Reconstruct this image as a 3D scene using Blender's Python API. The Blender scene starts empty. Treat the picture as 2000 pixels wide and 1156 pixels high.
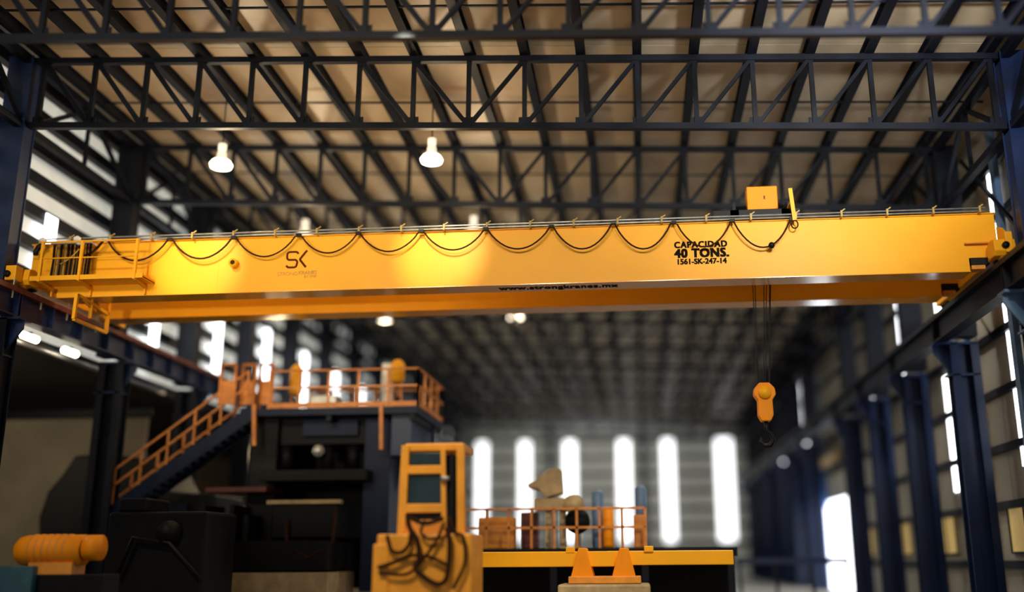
import bpy, math, random
from mathutils import Vector, Matrix
random.seed(4)
C = bpy.context.scene.collection
S = bpy.context.scene

# ------------------------------------------------------------------ camera
EYE = 1.7
F_PX, CX, CY = 1957.4, 1083.5, 578.0
RT = Vector((0.99648123, 0.0835564, -0.00659427))
UP = Vector((0.02767493, -0.25374132, 0.96687612))
FW = Vector((-0.07911545, 0.96365641, 0.25516088))
cam = bpy.data.cameras.new('camera')
co = bpy.data.objects.new('camera', cam); C.objects.link(co)
SENS = 1.6                                   # large format sensor: shallow depth of field like the photo
cam.sensor_width = 36.0 * SENS; cam.sensor_fit = 'HORIZONTAL'
cam.lens = F_PX / 2000 * 36 * SENS
cam.shift_x = -(CX - 1000) / 2000
cam.clip_end = 500
cam.dof.use_dof = True
cam.dof.focus_distance = 26.2
cam.dof.aperture_fstop = 0.1
m = Matrix((RT, UP, -FW)).transposed().to_4x4(); m.translation = Vector((0, 0, EYE))
co.matrix_world = m
S.camera = co

def at(px, py, Y):
    """world point on the plane y=Y seen along the direction of a photo pixel"""
    d = FW + RT * ((px - CX) / F_PX) - UP * ((py - CY) / F_PX)
    d = d * (Y / d.y)
    return Vector((d.x, d.y, d.z + EYE))

# ------------------------------------------------------------------ world, exposure, lights
S.view_settings.view_transform = 'Standard'
S.view_settings.look = 'None'
S.view_settings.gamma = 1.0
S.view_settings.use_curve_mapping = False
S.view_settings.exposure = 0.0
w = bpy.data.worlds.new('sky'); S.world = w; w.use_nodes = True
bg = w.node_tree.nodes['Background']
bg.inputs['Color'].default_value = (0.93, 0.96, 1.0, 1)
bg.inputs['Strength'].default_value = 0.32

def light(name, kind, loc, power, color, size=0.3, aim=None, angle=100, blend=.6):
    l = bpy.data.lights.new(name, kind); l.energy = power; l.color = color
    o = bpy.data.objects.new(name, l); C.objects.link(o); o.location = loc
    if kind == 'SPOT':
        l.spot_size = math.radians(angle); l.spot_blend = blend; l.shadow_soft_size = size
    elif kind == 'POINT': l.shadow_soft_size = size
    if aim is not None:
        o.rotation_euler = (Vector(aim) - Vector(loc)).to_track_quat('-Z', 'Y').to_euler()
    return o
WARM = (1.0, 0.78, 0.50)
# high bay lamps that throw light up and down (their housings are built further below)
LAMPS = [at(432, 318, 27.3), at(843, 308, 27.3), at(595, 460, 34.6), at(925, 453, 34.6), at(752, 620, 48.9), at(1007, 618, 48.9)]
for i, (x, y, z) in enumerate(LAMPS):
    light('lamp_light', 'POINT', (x, y, z - .45), 420 if i < 2 else 300, WARM, .3)
# lamps out of view shining on the crane, then fill spots added without fittings
light('flood_light', 'SPOT', (-12.6, 18.2, 13.5), 3900, (1, .95, .72), .12, (-12.0, 25.5, 9.8), 21, .9)
light('flood_light', 'SPOT', (-4.9, 18.2, 13.5), 3900, (1, .95, .72), .12, (-5.2, 25.5, 9.95), 21, .9)
for x in (-15, -9.5, -4, 1.5, 7):
    light('fill_spot', 'SPOT', (x, 6.0, 13.2), 5000, (1, .87, .62), .9, (x * 1.02, 25.5, 11.2), 46, 1.0)  # unseen spots added to brighten the front of the crane
light('fill_spot', 'SPOT', (-7, 13, 13.2), 5000, (1, .85, .6), .4, (-4.8, 22, 3.0), 24, .8)  # added to light the yellow cab
light('fill_spot', 'SPOT', (2, 16, 13.2), 6000, (1, .88, .66), .4, (-.3, 27.5, 2.2), 34, .8)  # added to light the yellow boom
light('fill_spot', 'SPOT', (-15, 14, 13.2), 2500, (1, .85, .6), .4, (-13, 23.5, 2.2), 22, .8)  # added to light the orange motor
light('girder_fill', 'SPOT', (-13, 1.0, 5.2), 8500, (1, .88, .6), .5, (-11.0, 27, 9.9), 32, 1.0)  # unseen low spot added to lift the left half of the rear girder
for x, y, p in ((5.0, 17.0, 1800), (7.0, 33, 1200), (2.5, 39.4, 1800), (-8, 44.9, 900), (2, 56, 1800), (-8, 61.7, 1300), (2, 67.3, 1800), (-4, 84, 1800)):
    light('fill_spot', 'SPOT', (x, y, 13.2), p, (1, .93, .82) if y < 50 else (.84, .92, 1), .3, (x, y, 0), 150, .7)  # down spots added to brighten hall and roof, no lamps hang there
light('fill_spot', 'SPOT', (-4, 78.5, 11.5), 9000, (1, .98, .94), .5, (-3.5, 100, 5.5), 84, .5)  # added to brighten the end wall
light('roof_fill', 'SPOT', (5.5, 13.6, 11.4), 7500, (.95, .97, 1), .5, (5.0, 26, 16.5), 84, .9)  # unseen spot added to brighten the right side of the roof
light('roof_fill', 'SPOT', (-7.0, 13.6, 11.4), 1300, WARM, .5, (-7.0, 26, 16.5), 84, .9)  # same for the left side, added and unseen
light('partition_fill', 'POINT', (-23, 29, 6.3), 480, (1, .85, .6), .4)  # added to brighten the partition in the side bay
light('partition_fill', 'POINT', (-16, 42.5, 6.3), 340, (1, .75, .42), .4)  # added to brighten the partition behind the staircase

# ------------------------------------------------------------------ materials
def mat(name, col, rough=.5, metal=0.0, emit=None, noise=0.0, nscale=3.0, var=0.0, bump=0.0, col2=None, spec=.5):
    mt = bpy.data.materials.new(name); mt.use_nodes = True
    nt = mt.node_tree; b = nt.nodes['Principled BSDF']
    b.inputs['Base Color'].default_value = (*col, 1); b.inputs['Roughness'].default_value = rough
    b.inputs['Metallic'].default_value = metal
    b.inputs['Specular IOR Level'].default_value = spec
    src = None
    if noise or col2 or bump:
        tc = nt.nodes.new('ShaderNodeTexCoord'); n = nt.nodes.new('ShaderNodeTexNoise')
        n.inputs['Scale'].default_value = nscale; n.inputs['Detail'].default_value = 5
        nt.links.new(tc.outputs['Object'], n.inputs['Vector'])
        r = nt.nodes.new('ShaderNodeValToRGB')
        lo = col2 if col2 else tuple(c * (1 - noise) for c in col)
        hi = col if col2 else tuple(min(1, c * (1 + noise * .5)) for c in col)
        r.color_ramp.elements[0].color = (*lo, 1); r.color_ramp.elements[1].color = (*hi, 1)
        r.color_ramp.elements[0].position = .35; r.color_ramp.elements[1].position = .65
        nt.links.new(n.outputs['Fac'], r.inputs['Fac']); src = r.outputs['Color']
        if bump:
            bp = nt.nodes.new('ShaderNodeBump'); bp.inputs['Strength'].default_value = bump
            nt.links.new(n.outputs['Fac'], bp.inputs['Height']); nt.links.new(bp.outputs['Normal'], b.inputs['Normal'])
    if var:
        oi = nt.nodes.new('ShaderNodeObjectInfo'); mr = nt.nodes.new('ShaderNodeMapRange')
        mr.inputs['To Min'].default_value = 1 - var; mr.inputs['To Max'].default_value = 1 + var
        nt.links.new(oi.outputs['Random'], mr.inputs['Value'])
        vm = nt.nodes.new('ShaderNodeVectorMath'); vm.operation = 'SCALE'
        if src: nt.links.new(src, vm.inputs[0])
        else: vm.inputs[0].default_value = col
        nt.links.new(mr.outputs['Result'], vm.inputs['Scale']); src = vm.outputs['Vector']
    if src: nt.links.new(src, b.inputs['Base Color'])
    if emit:
        b.inputs['Emission Color'].default_value = (*emit[0], 1); b.inputs['Emission Strength'].default_value = emit[1]
    return mt
M = dict(
    yellow=mat('crane_yellow', (.96, .425, .010), .42, noise=.05, nscale=.8, spec=.25),
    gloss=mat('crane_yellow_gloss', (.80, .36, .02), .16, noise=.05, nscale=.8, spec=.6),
    yellow2=mat('worn_orange', (.80, .30, .03), .5, noise=.25, nscale=2),
    orange=mat('cabinet_orange', (.95, .30, .006), .5, noise=.05, spec=.2),
    rail_orange=mat('handrail_orange', (.62, .215, .03), .5, noise=.2, nscale=4),
    navy=mat('navy_steel', (.0032, .0052, .012), .5, noise=.3, nscale=1.5, spec=.2),
    blue=mat('blue_steel', (.007, .020, .075), .4, noise=.3, nscale=1.2, spec=.35),
    black=mat('black_steel', (.004, .004, .004), .5, noise=.3, spec=.2),
    machine=mat('machine_dark', (.0035, .0033, .0038), .6, noise=.4, nscale=2, spec=.2),
    machine_blue=mat('machine_blue', (.005, .012, .04), .5, noise=.3, nscale=2, spec=.2),
    rust=mat('rail_red', (.17, .035, .018), .6, noise=.35, nscale=5),
    cable=mat('cable', (.032, .010, .003), .7, noise=.2, spec=.15),
    cable_y=mat('cable_yellow', (.45, .28, .05), .5, noise=.2),
    galv=mat('galvanised', (.55, .55, .52), .35, .6, noise=.2, nscale=6),
    mark=mat('sign_black', (.009, .005, .003), .8, noise=.1, spec=.1),
    mark_b=mat('sign_brown', (.10, .012, .001), .8, noise=.1, spec=.1),
    faint=mat('faded_lettering', (.60, .27, .035), .6, noise=.1),
    roof=mat('roof_liner', (.52, .42, .275), .42, noise=.10, nscale=1.2, var=.10, bump=.12),
    wall=mat('wall_sheet', (.30, .275, .22), .6, noise=.12, nscale=.8, var=.08),
    endwall=mat('end_wall_sheet', (.34, .35, .32), .6, noise=.12, nscale=.8, var=.06),
    brick=mat('partition_plaster', (.24, .20, .14), .8, noise=.2, nscale=.5),
    floor=mat('concrete', (.30, .27, .22), .6, noise=.25, nscale=.4, bump=.05),
    strip=mat('daylight_strip', (.9, .93, .95), .4, emit=((.93, .96, 1.0), 5.0), noise=.02),
    strip_far=mat('end_daylight_strip', (.9, .93, .95), .4, emit=((.95, .97, 1.0), 2.4), noise=.02),
    cabo=mat('cab_orange', (.88, .36, .035), .45, noise=.12, nscale=2, spec=.25),
    colblue=mat('column_blue', (.005, .014, .05), .4, noise=.3, nscale=1.2, spec=.3),
    bluel=mat('bright_blue_paint_and_streak', (.03, .14, .48), .35, noise=.2),  # also stands for light streaks on the right wall
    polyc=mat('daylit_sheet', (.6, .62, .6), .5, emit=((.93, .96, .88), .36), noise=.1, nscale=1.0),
    ypane=mat('amber_pane', (.6, .42, .14), .5, emit=((.9, .62, .22), .22), noise=.15, nscale=2),
    lamp=mat('lamp_glass', (1, .95, .85), .3, emit=((1, .86, .66), 7), noise=.02),
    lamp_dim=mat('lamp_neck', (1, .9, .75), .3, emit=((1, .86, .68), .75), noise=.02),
    beige=mat('beige_paint', (.42, .30, .15), .6, noise=.25, nscale=3),
    teal=mat('teal_paint', (.03, .10, .13), .5, noise=.2),
    glass=mat('cab_glass', (.012, .03, .035), .12, noise=.3, nscale=1.5),
    lblue=mat('light_blue_paint_and_lit_steel', (.10, .18, .32), .5, noise=.2),  # also stands for lit steel: one bracket and the wall streaks
    redp=mat('red_paint', (.10, .015, .008), .6, noise=.3),
    white=mat('white_paint', (.8, .8, .78), .5, noise=.05),
)

# ------------------------------------------------------------------ mesh helpers
class MB:
    def __init__(s): s.v = []; s.f = []
    def box(s, x0, x1, y0, y1, z0, z1):
        n = len(s.v)
        s.v += [(x, y, z) for x in (x0, x1) for y in (y0, y1) for z in (z0, z1)]
        s.f += [tuple(n + i for i in q) for q in ((0, 1, 3, 2), (4, 6, 7, 5), (0, 4, 5, 1), (2, 3, 7, 6), (0, 2, 6, 4), (1, 5, 7, 3))]
        return s
    def bar(s, a, b, w, h=None, up=(0, 0, 1)):
        a = Vector(a); b = Vector(b); h = h or w
        d = (b - a).normalized(); u = Vector(up)
        if abs(d.dot(u)) > .98: u = Vector((0, 1, 0))
        sx = d.cross(u).normalized(); sz = sx.cross(d).normalized()
        n = len(s.v)
        for p in (a, b):
            for i, j in ((-1, -1), (1, -1), (1, 1), (-1, 1)): s.v.append(tuple(p + sx * (i * w / 2) + sz * (j * h / 2)))
        s.f += [(n, n + 1, n + 2, n + 3)[::-1], (n + 4, n + 5, n + 6, n + 7)]
        for i in range(4): j = (i + 1) % 4; s.f.append((n + i, n + j, n + 4 + j, n + 4 + i))
        return s
    def tube(s, pts, r, k=8, close=False):
        pts = [Vector(p) for p in pts]; n = len(s.v); N = len(pts); ref = None
        for i, p in enumerate(pts):
            if close: t = pts[(i + 1) % N] - pts[i - 1]
            else: t = pts[min(i + 1, N - 1)] - pts[max(i - 1, 0)]
            t.normalize()
            if ref is None: ref = t.orthogonal().normalized()
            ref = (ref - t * ref.dot(t)).normalized(); q = t.cross(ref)
            rr = r[i] if isinstance(r, (list, tuple)) else r
            for j in range(k):
                a = 2 * math.pi * j / k
                s.v.append(tuple(p + (ref * math.cos(a) + q * math.sin(a)) * rr))
        for i in range(N if close else N - 1):
            i2 = (i + 1) % N
            for j in range(k):
                j2 = (j + 1) % k
                s.f.append((n + i * k + j, n + i * k + j2, n + i2 * k + j2, n + i2 * k + j))
        if not close:
            s.f.append(tuple(n + j for j in range(k))[::-1]); s.f.append(tuple(n + (N - 1) * k + j for j in range(k)))
        return s
    def prism(s, poly, axis, a, b):
        """poly in the two other axes (ordered x,y,z minus axis)"""
        n = len(s.v); k = len(poly)
        for t in (a, b):
            for p in poly:
                q = list(p); q.insert(axis, t); s.v.append(tuple(q))
        s.f += [tuple(n + i for i in range(k)), tuple(n + k + i for i in range(k))[::-1]]
        for i in range(k): j = (i + 1) % k; s.f.append((n + i, n + k + i, n + k + j, n + j))
        return s
    def lathe(s, c, prof, k=16):
        c = Vector(c)
        return s.tube([c + Vector((0, 0, z)) for r, z in prof], [max(r, .001) for r, z in prof], k)
    def build(s, name, m_, parent=None, smooth=False, bevel=0, loc=None):
        me = bpy.data.meshes.new(name); me.from_pydata(s.v, [], s.f); me.update()
        import bmesh
        bm = bmesh.new(); bm.from_mesh(me); bmesh.ops.recalc_face_normals(bm, faces=bm.faces); bm.to_mesh(me); bm.free()
        me.materials.append(m_)
        if smooth: me.polygons.foreach_set('use_smooth', [True] * len(me.polygons))
        o = bpy.data.objects.new(name, me); C.objects.link(o)
        if parent is not None:
            o.parent = parent; o.matrix_parent_inverse = parent_inv(parent)
        if bevel:
            b = o.modifiers.new('bevel', 'BEVEL'); b.width = bevel; b.segments = 2; b.limit_method = 'ANGLE'
        return o
def world_of(o):
    mm = Matrix.LocRotScale(o.location, o.rotation_euler, o.scale)
    if o.parent: mm = world_of(o.parent) @ o.matrix_parent_inverse @ mm
    return mm
def parent_inv(p): return world_of(p).inverted()
def tag(o, label=None, cat=None, group=None, kind=None):
    if label: o['label'] = label
    if cat: o['category'] = cat
    if group: o['group'] = group
    if kind: o['kind'] = kind
    return o
def empty(name, loc, label, cat, group=None):
    o = bpy.data.objects.new(name, None); C.objects.link(o); o.location = loc; o.empty_display_size = .2
    return tag(o, label, cat, group)
def struct(o, label=None, cat=None):
    o['kind'] = 'structure'
    return tag(o, label, cat)
def B(*a): return MB().box(*a)

NTH = ['nearest', 'second', 'third', 'fourth', 'fifth', 'sixth', 'seventh', 'eighth', 'ninth', 'tenth', 'eleventh', 'twelfth', 'thirteenth', 'farthest']
# ------------------------------------------------------------------ the building
SL = .0455                                   # fall of the roof towards the right
YT = [19.84, 24.7, 30.9] + [36.5 + 5.6 * i for i in range(12)]     # bays
YT = YT[:14]
YE = 100.0
XL_, XR_ = -18.0, 10.9
XN = [.25 + 1.53 * k for k in range(-11, 7)]
def ztop(x): return 14.83 - SL * x
def zbot(x): return 12.84 - SL * x

struct(B(-32, 14, -12, 104, -.2, 0).build('floor', M['floor']), 'grey concrete hall floor, barely seen at the bottom right', 'floor')

# roof: sheets between the purlins and the bays, purlins below them
ceil = MB().prism([(-18.3, ztop(-18.3) + .46), (11.2, ztop(11.2) + .46), (11.2, ztop(11.2) + .56), (-18.3, ztop(-18.3) + .56)], 1, 12.0, 100.6).build('ceiling', M['roof'])
struct(ceil, 'low pitched roof lined with tan sheets between dark purlins', 'ceiling')
ys = [12.0] + YT + [YE]
pan = {}
xe = [-18.2] + XN + [11.0]
for j in range(len(ys) - 1):
    for i in range(len(xe) - 1):
        if j > 9 and i % 2: pass
        dx = xe[i + 1] - xe[i]; dy = ys[j + 1] - ys[j]; key = (round(dx, 2), round(dy, 2))
        if key not in pan:
            o = MB().prism([(-dx / 2 + .012, -(-dx / 2) * SL * -1 * -1), (dx / 2 - .012, -dx / 2 * SL), (dx / 2 - .012, -dx / 2 * SL + .05), (-dx / 2 + .012, dx / 2 * SL + .05)], 1, -dy / 2 + .012, dy / 2 - .012).build('roof_panel', M['roof'], ceil)
            pan[key] = o.data
        else:
            o = bpy.data.objects.new('roof_panel', pan[key]); C.objects.link(o); o.parent = ceil
        xm = (xe[i] + xe[i + 1]) / 2
        o.location = (xm, (ys[j] + ys[j + 1]) / 2, ztop(xm) + .40)
for x in XN:
    z = ztop(x) + .22
    mb = MB(); mb.box(x - .04, x + .04, 12, YE, z - .13, z + .15); mb.box(x - .12, x + .12, 12, YE, z + .15, z + .17); mb.box(x - .12, x + .12, 12, YE, z - .15, z - .13)
    mb.build('purlin', M['navy'], ceil)
for j in range(1, len(ys) - 1):
    for t in (.5,):
        y = ys[j] + (ys[j + 1] - ys[j]) * t
        MB().bar((-17.5, y, ztop(-17.5) + .2), (10.3, y, ztop(10.3) + .2), .05).build('sag_rod', M['navy'], ceil)
# longitudinal eaves girders along both sides
for x in (-16.95, 9.75):
    mb = MB(); zt_, zb_ = ztop(x) - .05, zbot(x) - .05
    for k in range(len(YT) - 1):
        a, b = YT[k], YT[k + 1]; mm_ = (a + b) / 2
        mb.bar((x, a, zb_), (x, mm_, zt_), .12); mb.bar((x, mm_, zt_), (x, b, zb_), .12); mb.bar((x, mm_, zt_), (x, mm_, zb_), .1)
    mb.bar((x, 12, zb_), (x, YE, zb_), .2, .2); mb.bar((x, 12, zt_), (x, YE, zt_), .2, .25)
    tag(mb.build('eaves_girder', M['navy']), 'dark lattice girder running along the %s eaves above the columns' % ('left' if x < 0 else 'right'), 'girder')

# roof trusses across the hall
mid = 8                                       # index of the centre node, X = -4.34
for k, Y in enumerate(YT):
    near = k < 6
    t = empty('roof_truss', (XN[0], Y, zbot(XN[0])), '%s dark blue lattice roof truss counted from the photographer, spanning the hall' % NTH[k], 'truss', 'lattice roof trusses across the hall')
    a, b = -17.0, 9.9
    MB().bar((a, Y, ztop(a)), (b, Y, ztop(b)), .17, .17).build('top_chord', M['navy'], t)
    MB().bar((a, Y, zbot(a)), (b, Y, zbot(b)), .17, .17).build('bottom_chord', M['navy'], t)
    web = MB()
    for i, x in enumerate(XN):
        mb = MB() if near else web
        mb.bar((x, Y, zbot(x)), (x, Y, ztop(x)), .12, .12)
        mb.box(x - .16, x + .16, Y - .015, Y + .015, zbot(x) + .05, zbot(x) + .27)
        if near: mb.build('vertical', M['navy'], t)
        if i == len(XN) - 1: continue
        x2 = XN[i + 1]; mb = MB() if near else web
        if i < mid: mb.bar((x, Y, ztop(x)), (x2, Y, zbot(x2)), .10, .13)
        else: mb.bar((x2, Y, ztop(x2)), (x, Y, zbot(x)), .10, .10)
        if near: mb.build('diagonal', M['navy'], t)
    if not near: web.build('lattice', M['navy'], t)['kind'] = 'stuff'

# columns
def column(Y, side, k):
    s = -1 if side == 'left' else 1
    xc = -17.15 if s < 0 else 9.98
    c = empty('steel_column', (xc, Y, 0), '%s dark blue steel column on the %s side of the hall, counted from the front' % (NTH[k - (1 if side == 'right' and k > 5 else 0)], side), 'column', 'steel columns on the %s side' % side)
    w_ = .36; zt = ztop(xc) + .05
    up = MB()                                 # H section upper shaft with a boxed web
    up.box(xc - w_, xc + w_, Y - .26, Y - .22, 8.2, zt); up.box(xc - w_, xc + w_, Y + .22, Y + .26, 8.2, zt); up.box(xc - .33, xc + .33, Y - .22, Y + .22, 8.2, zt)
    up.build('upper_shaft', M['blue' if k == 0 else 'navy'], c)  # nearest shafts bluer: the window light on them is put into the colour
    lo = MB(); xl = xc - (.08 if s > 0 else -.22)
    for q in (-.3, .3):
        lo.box(xl + q - .12, xl + q + .12, Y - .27, Y - .24, 0, 8.0); lo.box(xl + q - .12, xl + q + .12, Y + .24, Y + .27, 0, 8.0); lo.box(xl + q - .02, xl + q + .02, Y - .24, Y + .24, 0, 8.0)
    lo.box(xl - .28, xl + .28, Y - .05, Y + .05, 0, 8.0)
    lo.build('lower_shaft', M['navy'] if s < 0 else M['colblue'], c)
    br = MB(); xi = xc - s * .35; xo = xc - s * 1.0
    br.prism([(xc + s * .3, 8.02), (xc - s * .95, 8.02), (xc - s * .95, 7.75), (xc - s * .45, 7.05), (xc + s * .3, 7.05)], 1, Y - .03, Y + .03)
    br.box(min(xc + s * .3, xc - s * .98), max(xc + s * .3, xc - s * .98), Y - .27, Y + .27, 7.96, 8.03)
    br.box(min(xc + s * .3, xc - s * .6), max(xc + s * .3, xc - s * .6), Y - .27, Y + .27, 7.0, 7.05)
    br.build('bracket', M['lblue'] if (s > 0 and k == 0) else M['blue'], c)  # nearest right bracket paler: light falling on it is put into the colour
    B(xc - .75, xc + .75, Y - .4, Y + .4, 0, .05).build('base_plate', M['navy'], c)
cols = YT[1:]
for k, Y in enumerate(cols):
    column(Y, 'left', k)
    if k != 5: column(Y, 'right', k)           # the doorway bay is twice as wide

# crane runways
def runway(xc, side, top_mat):
    r = empty('runway_beam', (xc, 12, 8.05), '%s crane runway girder %s' % (side, 'with a rust red top flange' if side == 'left' else 'in dark blue steel under the right crane end'), 'girder')
    ysb = [14.0] + cols + [YE - .2]
    for i in range(len(ysb) - 1):
        a, b = ysb[i] + .01, ysb[i + 1] - .01
        mb = MB(); mb.box(xc - .02, xc + .02, a, b, 8.08, 8.72); mb.box(xc - .2, xc + .2, a, b, 8.05, 8.09)
        n = 4 if side == 'left' else 1
        for q in range(n + 1):
            y = a + .05 + (b - a - .1) * q / n
            mb.box(xc - .18, xc + .18, y - .012, y + .012, 8.09, 8.7)
        mb.build('beam_segment', M['blue'] if side == 'left' else M['navy'], r)
        B(xc - .22, xc + .22, a, b, 8.70, 8.84).build('top_flange', top_mat, r)
    mb = MB(); mb.box(xc - .035, xc + .035, 14, YE - .2, 8.84, 8.93); mb.box(xc - .07, xc + .07, 14, YE - .2, 8.84, 8.86)
    mb.build('rail', M['black'], r)
    if side == 'left':
        for y in (24.3, 25.6, 26.9, 28.5):
            B(xc + .16, xc + .19, y, y + .03, 8.5, 9.02).build('conductor_post', M['galv'], r)
runway(-16.55, 'left', M['rust'])
runway(9.27, 'right', M['navy'])

# ---- right wall
GZ = [1.5, 3.2, 4.85, 6.5, 8.2, 9.85, 11.5, 13.1]
wr = struct(B(XR_ + .06, XR_ + .2, 12, 54.4, 0, 14.9).build('wall_right', M['wall']), 'tan sheeted right wall with dark girts and bright daylight strips', 'wall')
B(XR_ + .06, XR_ + .2, 63, 100.2, 0, 14.9).build('wall_infill', M['wall'], wr)
B(XR_ + .06, XR_ + .2, 54.4, 63, 6.6, 14.9).build('wall_infill', M['wall'], wr)
zs = [0.0] + GZ + [14.4]
ysw = [12.0] + cols + [YE]
wp = {}
def wall_panel(name, dy, dz, loc, parent, m_):
    key = (name, round(dy, 2), round(dz, 2))
    if key not in wp:
        o = B(-.03, .03, -dy / 2 + .015, dy / 2 - .015, -dz / 2 + .015, dz / 2 - .015).build(name, m_, parent); wp[key] = o.data
    else:
        o = bpy.data.objects.new(name, wp[key]); C.objects.link(o); o.parent = parent
    o.location = loc
for j in range(len(ysw) - 1):
    n = 2
    if ysw[j] > 70: n = 1
    for q in range(n):
        a = ysw[j] + (ysw[j + 1] - ysw[j]) * q / n; b = ysw[j] + (ysw[j + 1] - ysw[j]) * (q + 1) / n
        for i in range(len(zs) - 1):
            if b > 54.5 and a < 62.9 and zs[i] < 6.4: continue
            wall_panel('wall_panel', b - a, zs[i + 1] - zs[i], (XR_ + .03, (a + b) / 2, (zs[i] + zs[i + 1]) / 2), wr, M['wall'])
for z in GZ:
    if z < 6.4:
        mb = MB(); mb.box(XR_ - .16, XR_, 12, 54.3, z - .11, z + .11); mb.box(XR_ - .16, XR_, 63.1, YE, z - .11, z + .11)
    else: mb = B(XR_ - .16, XR_, 12, YE, z - .11, z + .11)
    mb.build('girt', M['navy'], wr)
# blue bars put in for vertical light streaks on the right wall, and braces
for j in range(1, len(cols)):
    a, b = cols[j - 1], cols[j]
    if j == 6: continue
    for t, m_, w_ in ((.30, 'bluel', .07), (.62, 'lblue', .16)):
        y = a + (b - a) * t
        B(XR_ - .34, XR_ - .17, y - w_, y + w_, 0, 14.3).build('light_streak', M[m_], wr)
    MB().bar((XR_ - .45, a + .2, 8.6), (XR_ - .45, b - .2, 13.9), .09).build('brace', M['navy'], wr)
# daylight strips on the right wall
n = 0
for i, (y0, y1, z0, z1) in enumerate(((29.0, 29.75, 4.2, 8.1), (29.0, 29.75, 8.3, 13.0), (35.6, 36.25, 3.9, 7.9), (35.6, 36.25, 8.9, 12.6), (41.0, 41.6, 5.0, 12.6),
                                   (46.6, 47.1, 8.6, 12.8), (52.2, 52.7, 7.5, 12.8), (66.2, 67.0, 3.4, 12.9), (77.2, 78.0, 3.4, 12.9), (88.4, 89.2, 3.4, 12.9))):
    o = B(XR_ - .05, XR_ - .01, y0, y1, z0, z1).build('window_%d' % (i + 1), M['strip'])
    struct(o, 'tall narrow daylight strip in the right wall', 'window'); n = i + 1
for i, (y0, y1) in enumerate(((28.8, 31.35), (36.6, 38.9), (42.6, 44.7), (49.2, 51.0))):
    n += 1
    fr = struct(B(XR_ - .045, XR_ - .005, y0, y1, 1.86, 3.08).build('window_%d' % n, M['ypane']), 'low amber window in the right wall', 'window')
    mb = MB()
    for yy in (y0, (y0 + y1) / 2, y1): mb.box(XR_ - .08, XR_ - .03, yy - .03, yy + .03, 1.83, 3.11)
    mb.box(XR_ - .08, XR_ - .03, y0, y1, 1.80, 1.86); mb.box(XR_ - .08, XR_ - .03, y0, y1, 3.08, 3.13)
    mb.build('window_frame', M['navy'], fr)
# open doorway in the right wall: frame and raised shutter
d = MB(); d.box(XR_ - .1, XR_ + .25, 54.2, 54.45, 0, 6.8); d.box(XR_ - .1, XR_ + .25, 62.9, 63.15, 0, 6.8); d.box(XR_ - .1, XR_ + .25, 54.2, 63.15, 6.55, 6.85)
dd = struct(d.build('door_1', M['blue']), 'blue frame of the tall bright doorway in the right wall', 'door')
MB().tube([(XR_ - .35, 54.4, 7.0), (XR_ - .35, 63, 7.0)], .28, 12).build('shutter_roll', M['beige'], dd, True)

B(XR_ + .02, XR_ + .06, 55.4, 62.85, 0.0, 4.9).build('doorway_glow', M['strip'], dd)  # glowing sheet added in place of the daylight outside the doorway
B(XR_ + .02, XR_ + .08, 54.45, 62.85, 4.92, 6.6).build('door_transom', M['wall'], dd)
B(XR_ - .3, XR_ + .0, 60.6, 62.9, 4.6, 6.5).build('door_motor', M['bluel'], dd)

# ---- end wall
we = struct(B(XL_ - .2, XR_ + .2, YE + .06, YE + .2, 0, 16).build('wall_back', M['endwall']), 'grey far end wall with horizontal girts and tall white windows', 'wall')
xs_ = [XL_, -13.4, -8.7, -4.1, .4, 5.4, XR_]
for i in range(len(xs_) - 1):
    for j in range(len(zs) - 1):
        o = B(xs_[i] + .02, xs_[i + 1] - .02, YE, YE + .06, zs[j] + .02, (zs[j + 1] if j < len(zs) - 2 else ztop(xs_[i + 1]) + .4) - .02).build('wall_panel', M['endwall'], we)
for z in GZ: B(XL_, XR_, YE - .2, YE - .001, z - .22, z + .22).build('girt', M['navy'], we)
for x in (-8.7, .4): B(x - .3, x + .3, YE - .55, YE - .2, 0, 14.6).build('wind_post', M['navy'], we)
for x, w_ in ((-15.55, .95), (-11.26, .95), (-6.8, 1.0), (-1.46, 1.0), (2.83, 1.0), (8.3, 1.5)):
    n += 1
    f_ = struct(B(x - w_ / 2, x + w_ / 2, YE - .27, YE - .22, 3.42, 13.15).build('window_%d' % n, M['strip_far']), 'tall white window strip in the far end wall', 'window')
    mb = MB(); mb.box(x - w_ / 2 - .06, x - w_ / 2, YE - .29, YE - .21, 3.4, 13.2); mb.box(x + w_ / 2, x + w_ / 2 + .06, YE - .29, YE - .21, 3.4, 13.2)
    mb.build('window_frame', M['galv'], f_)

# ---- left wall: daylit sheets above the runway, side bay below it
wl = struct(B(XL_ - .2, XL_ - .06, 12, 100.2, 7.9, 16.2).build('wall_left', M['wall']), 'daylit translucent sheeting with dark girts above the left runway', 'wall')
GL = [8.0 + .98 * i for i in range(9)]
for j in range(len(ysw) - 1):
    a, b = ysw[j], ysw[j + 1]
    for i in range(len(GL) - 1):
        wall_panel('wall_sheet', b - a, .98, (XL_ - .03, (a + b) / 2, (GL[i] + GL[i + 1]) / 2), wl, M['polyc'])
for i, z in enumerate(GL):
    B(XL_, XL_ + .26, 12, YE, z - .19, z + .17).build('girt', M['navy'], wl)
for i, (y0, z0, z1) in enumerate([(27.4, 9.3, 12.0)] + [(c + dq, 8.6, 12.6) for c in cols[1:9] for dq in (1.3, 3.6)]):
    n += 1
    struct(B(XL_ + .27, XL_ + .30, y0, y0 + .6, z0, z1).build('window_%d' % n, M['strip']), 'tall narrow daylight strip in the left wall', 'window')
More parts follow.
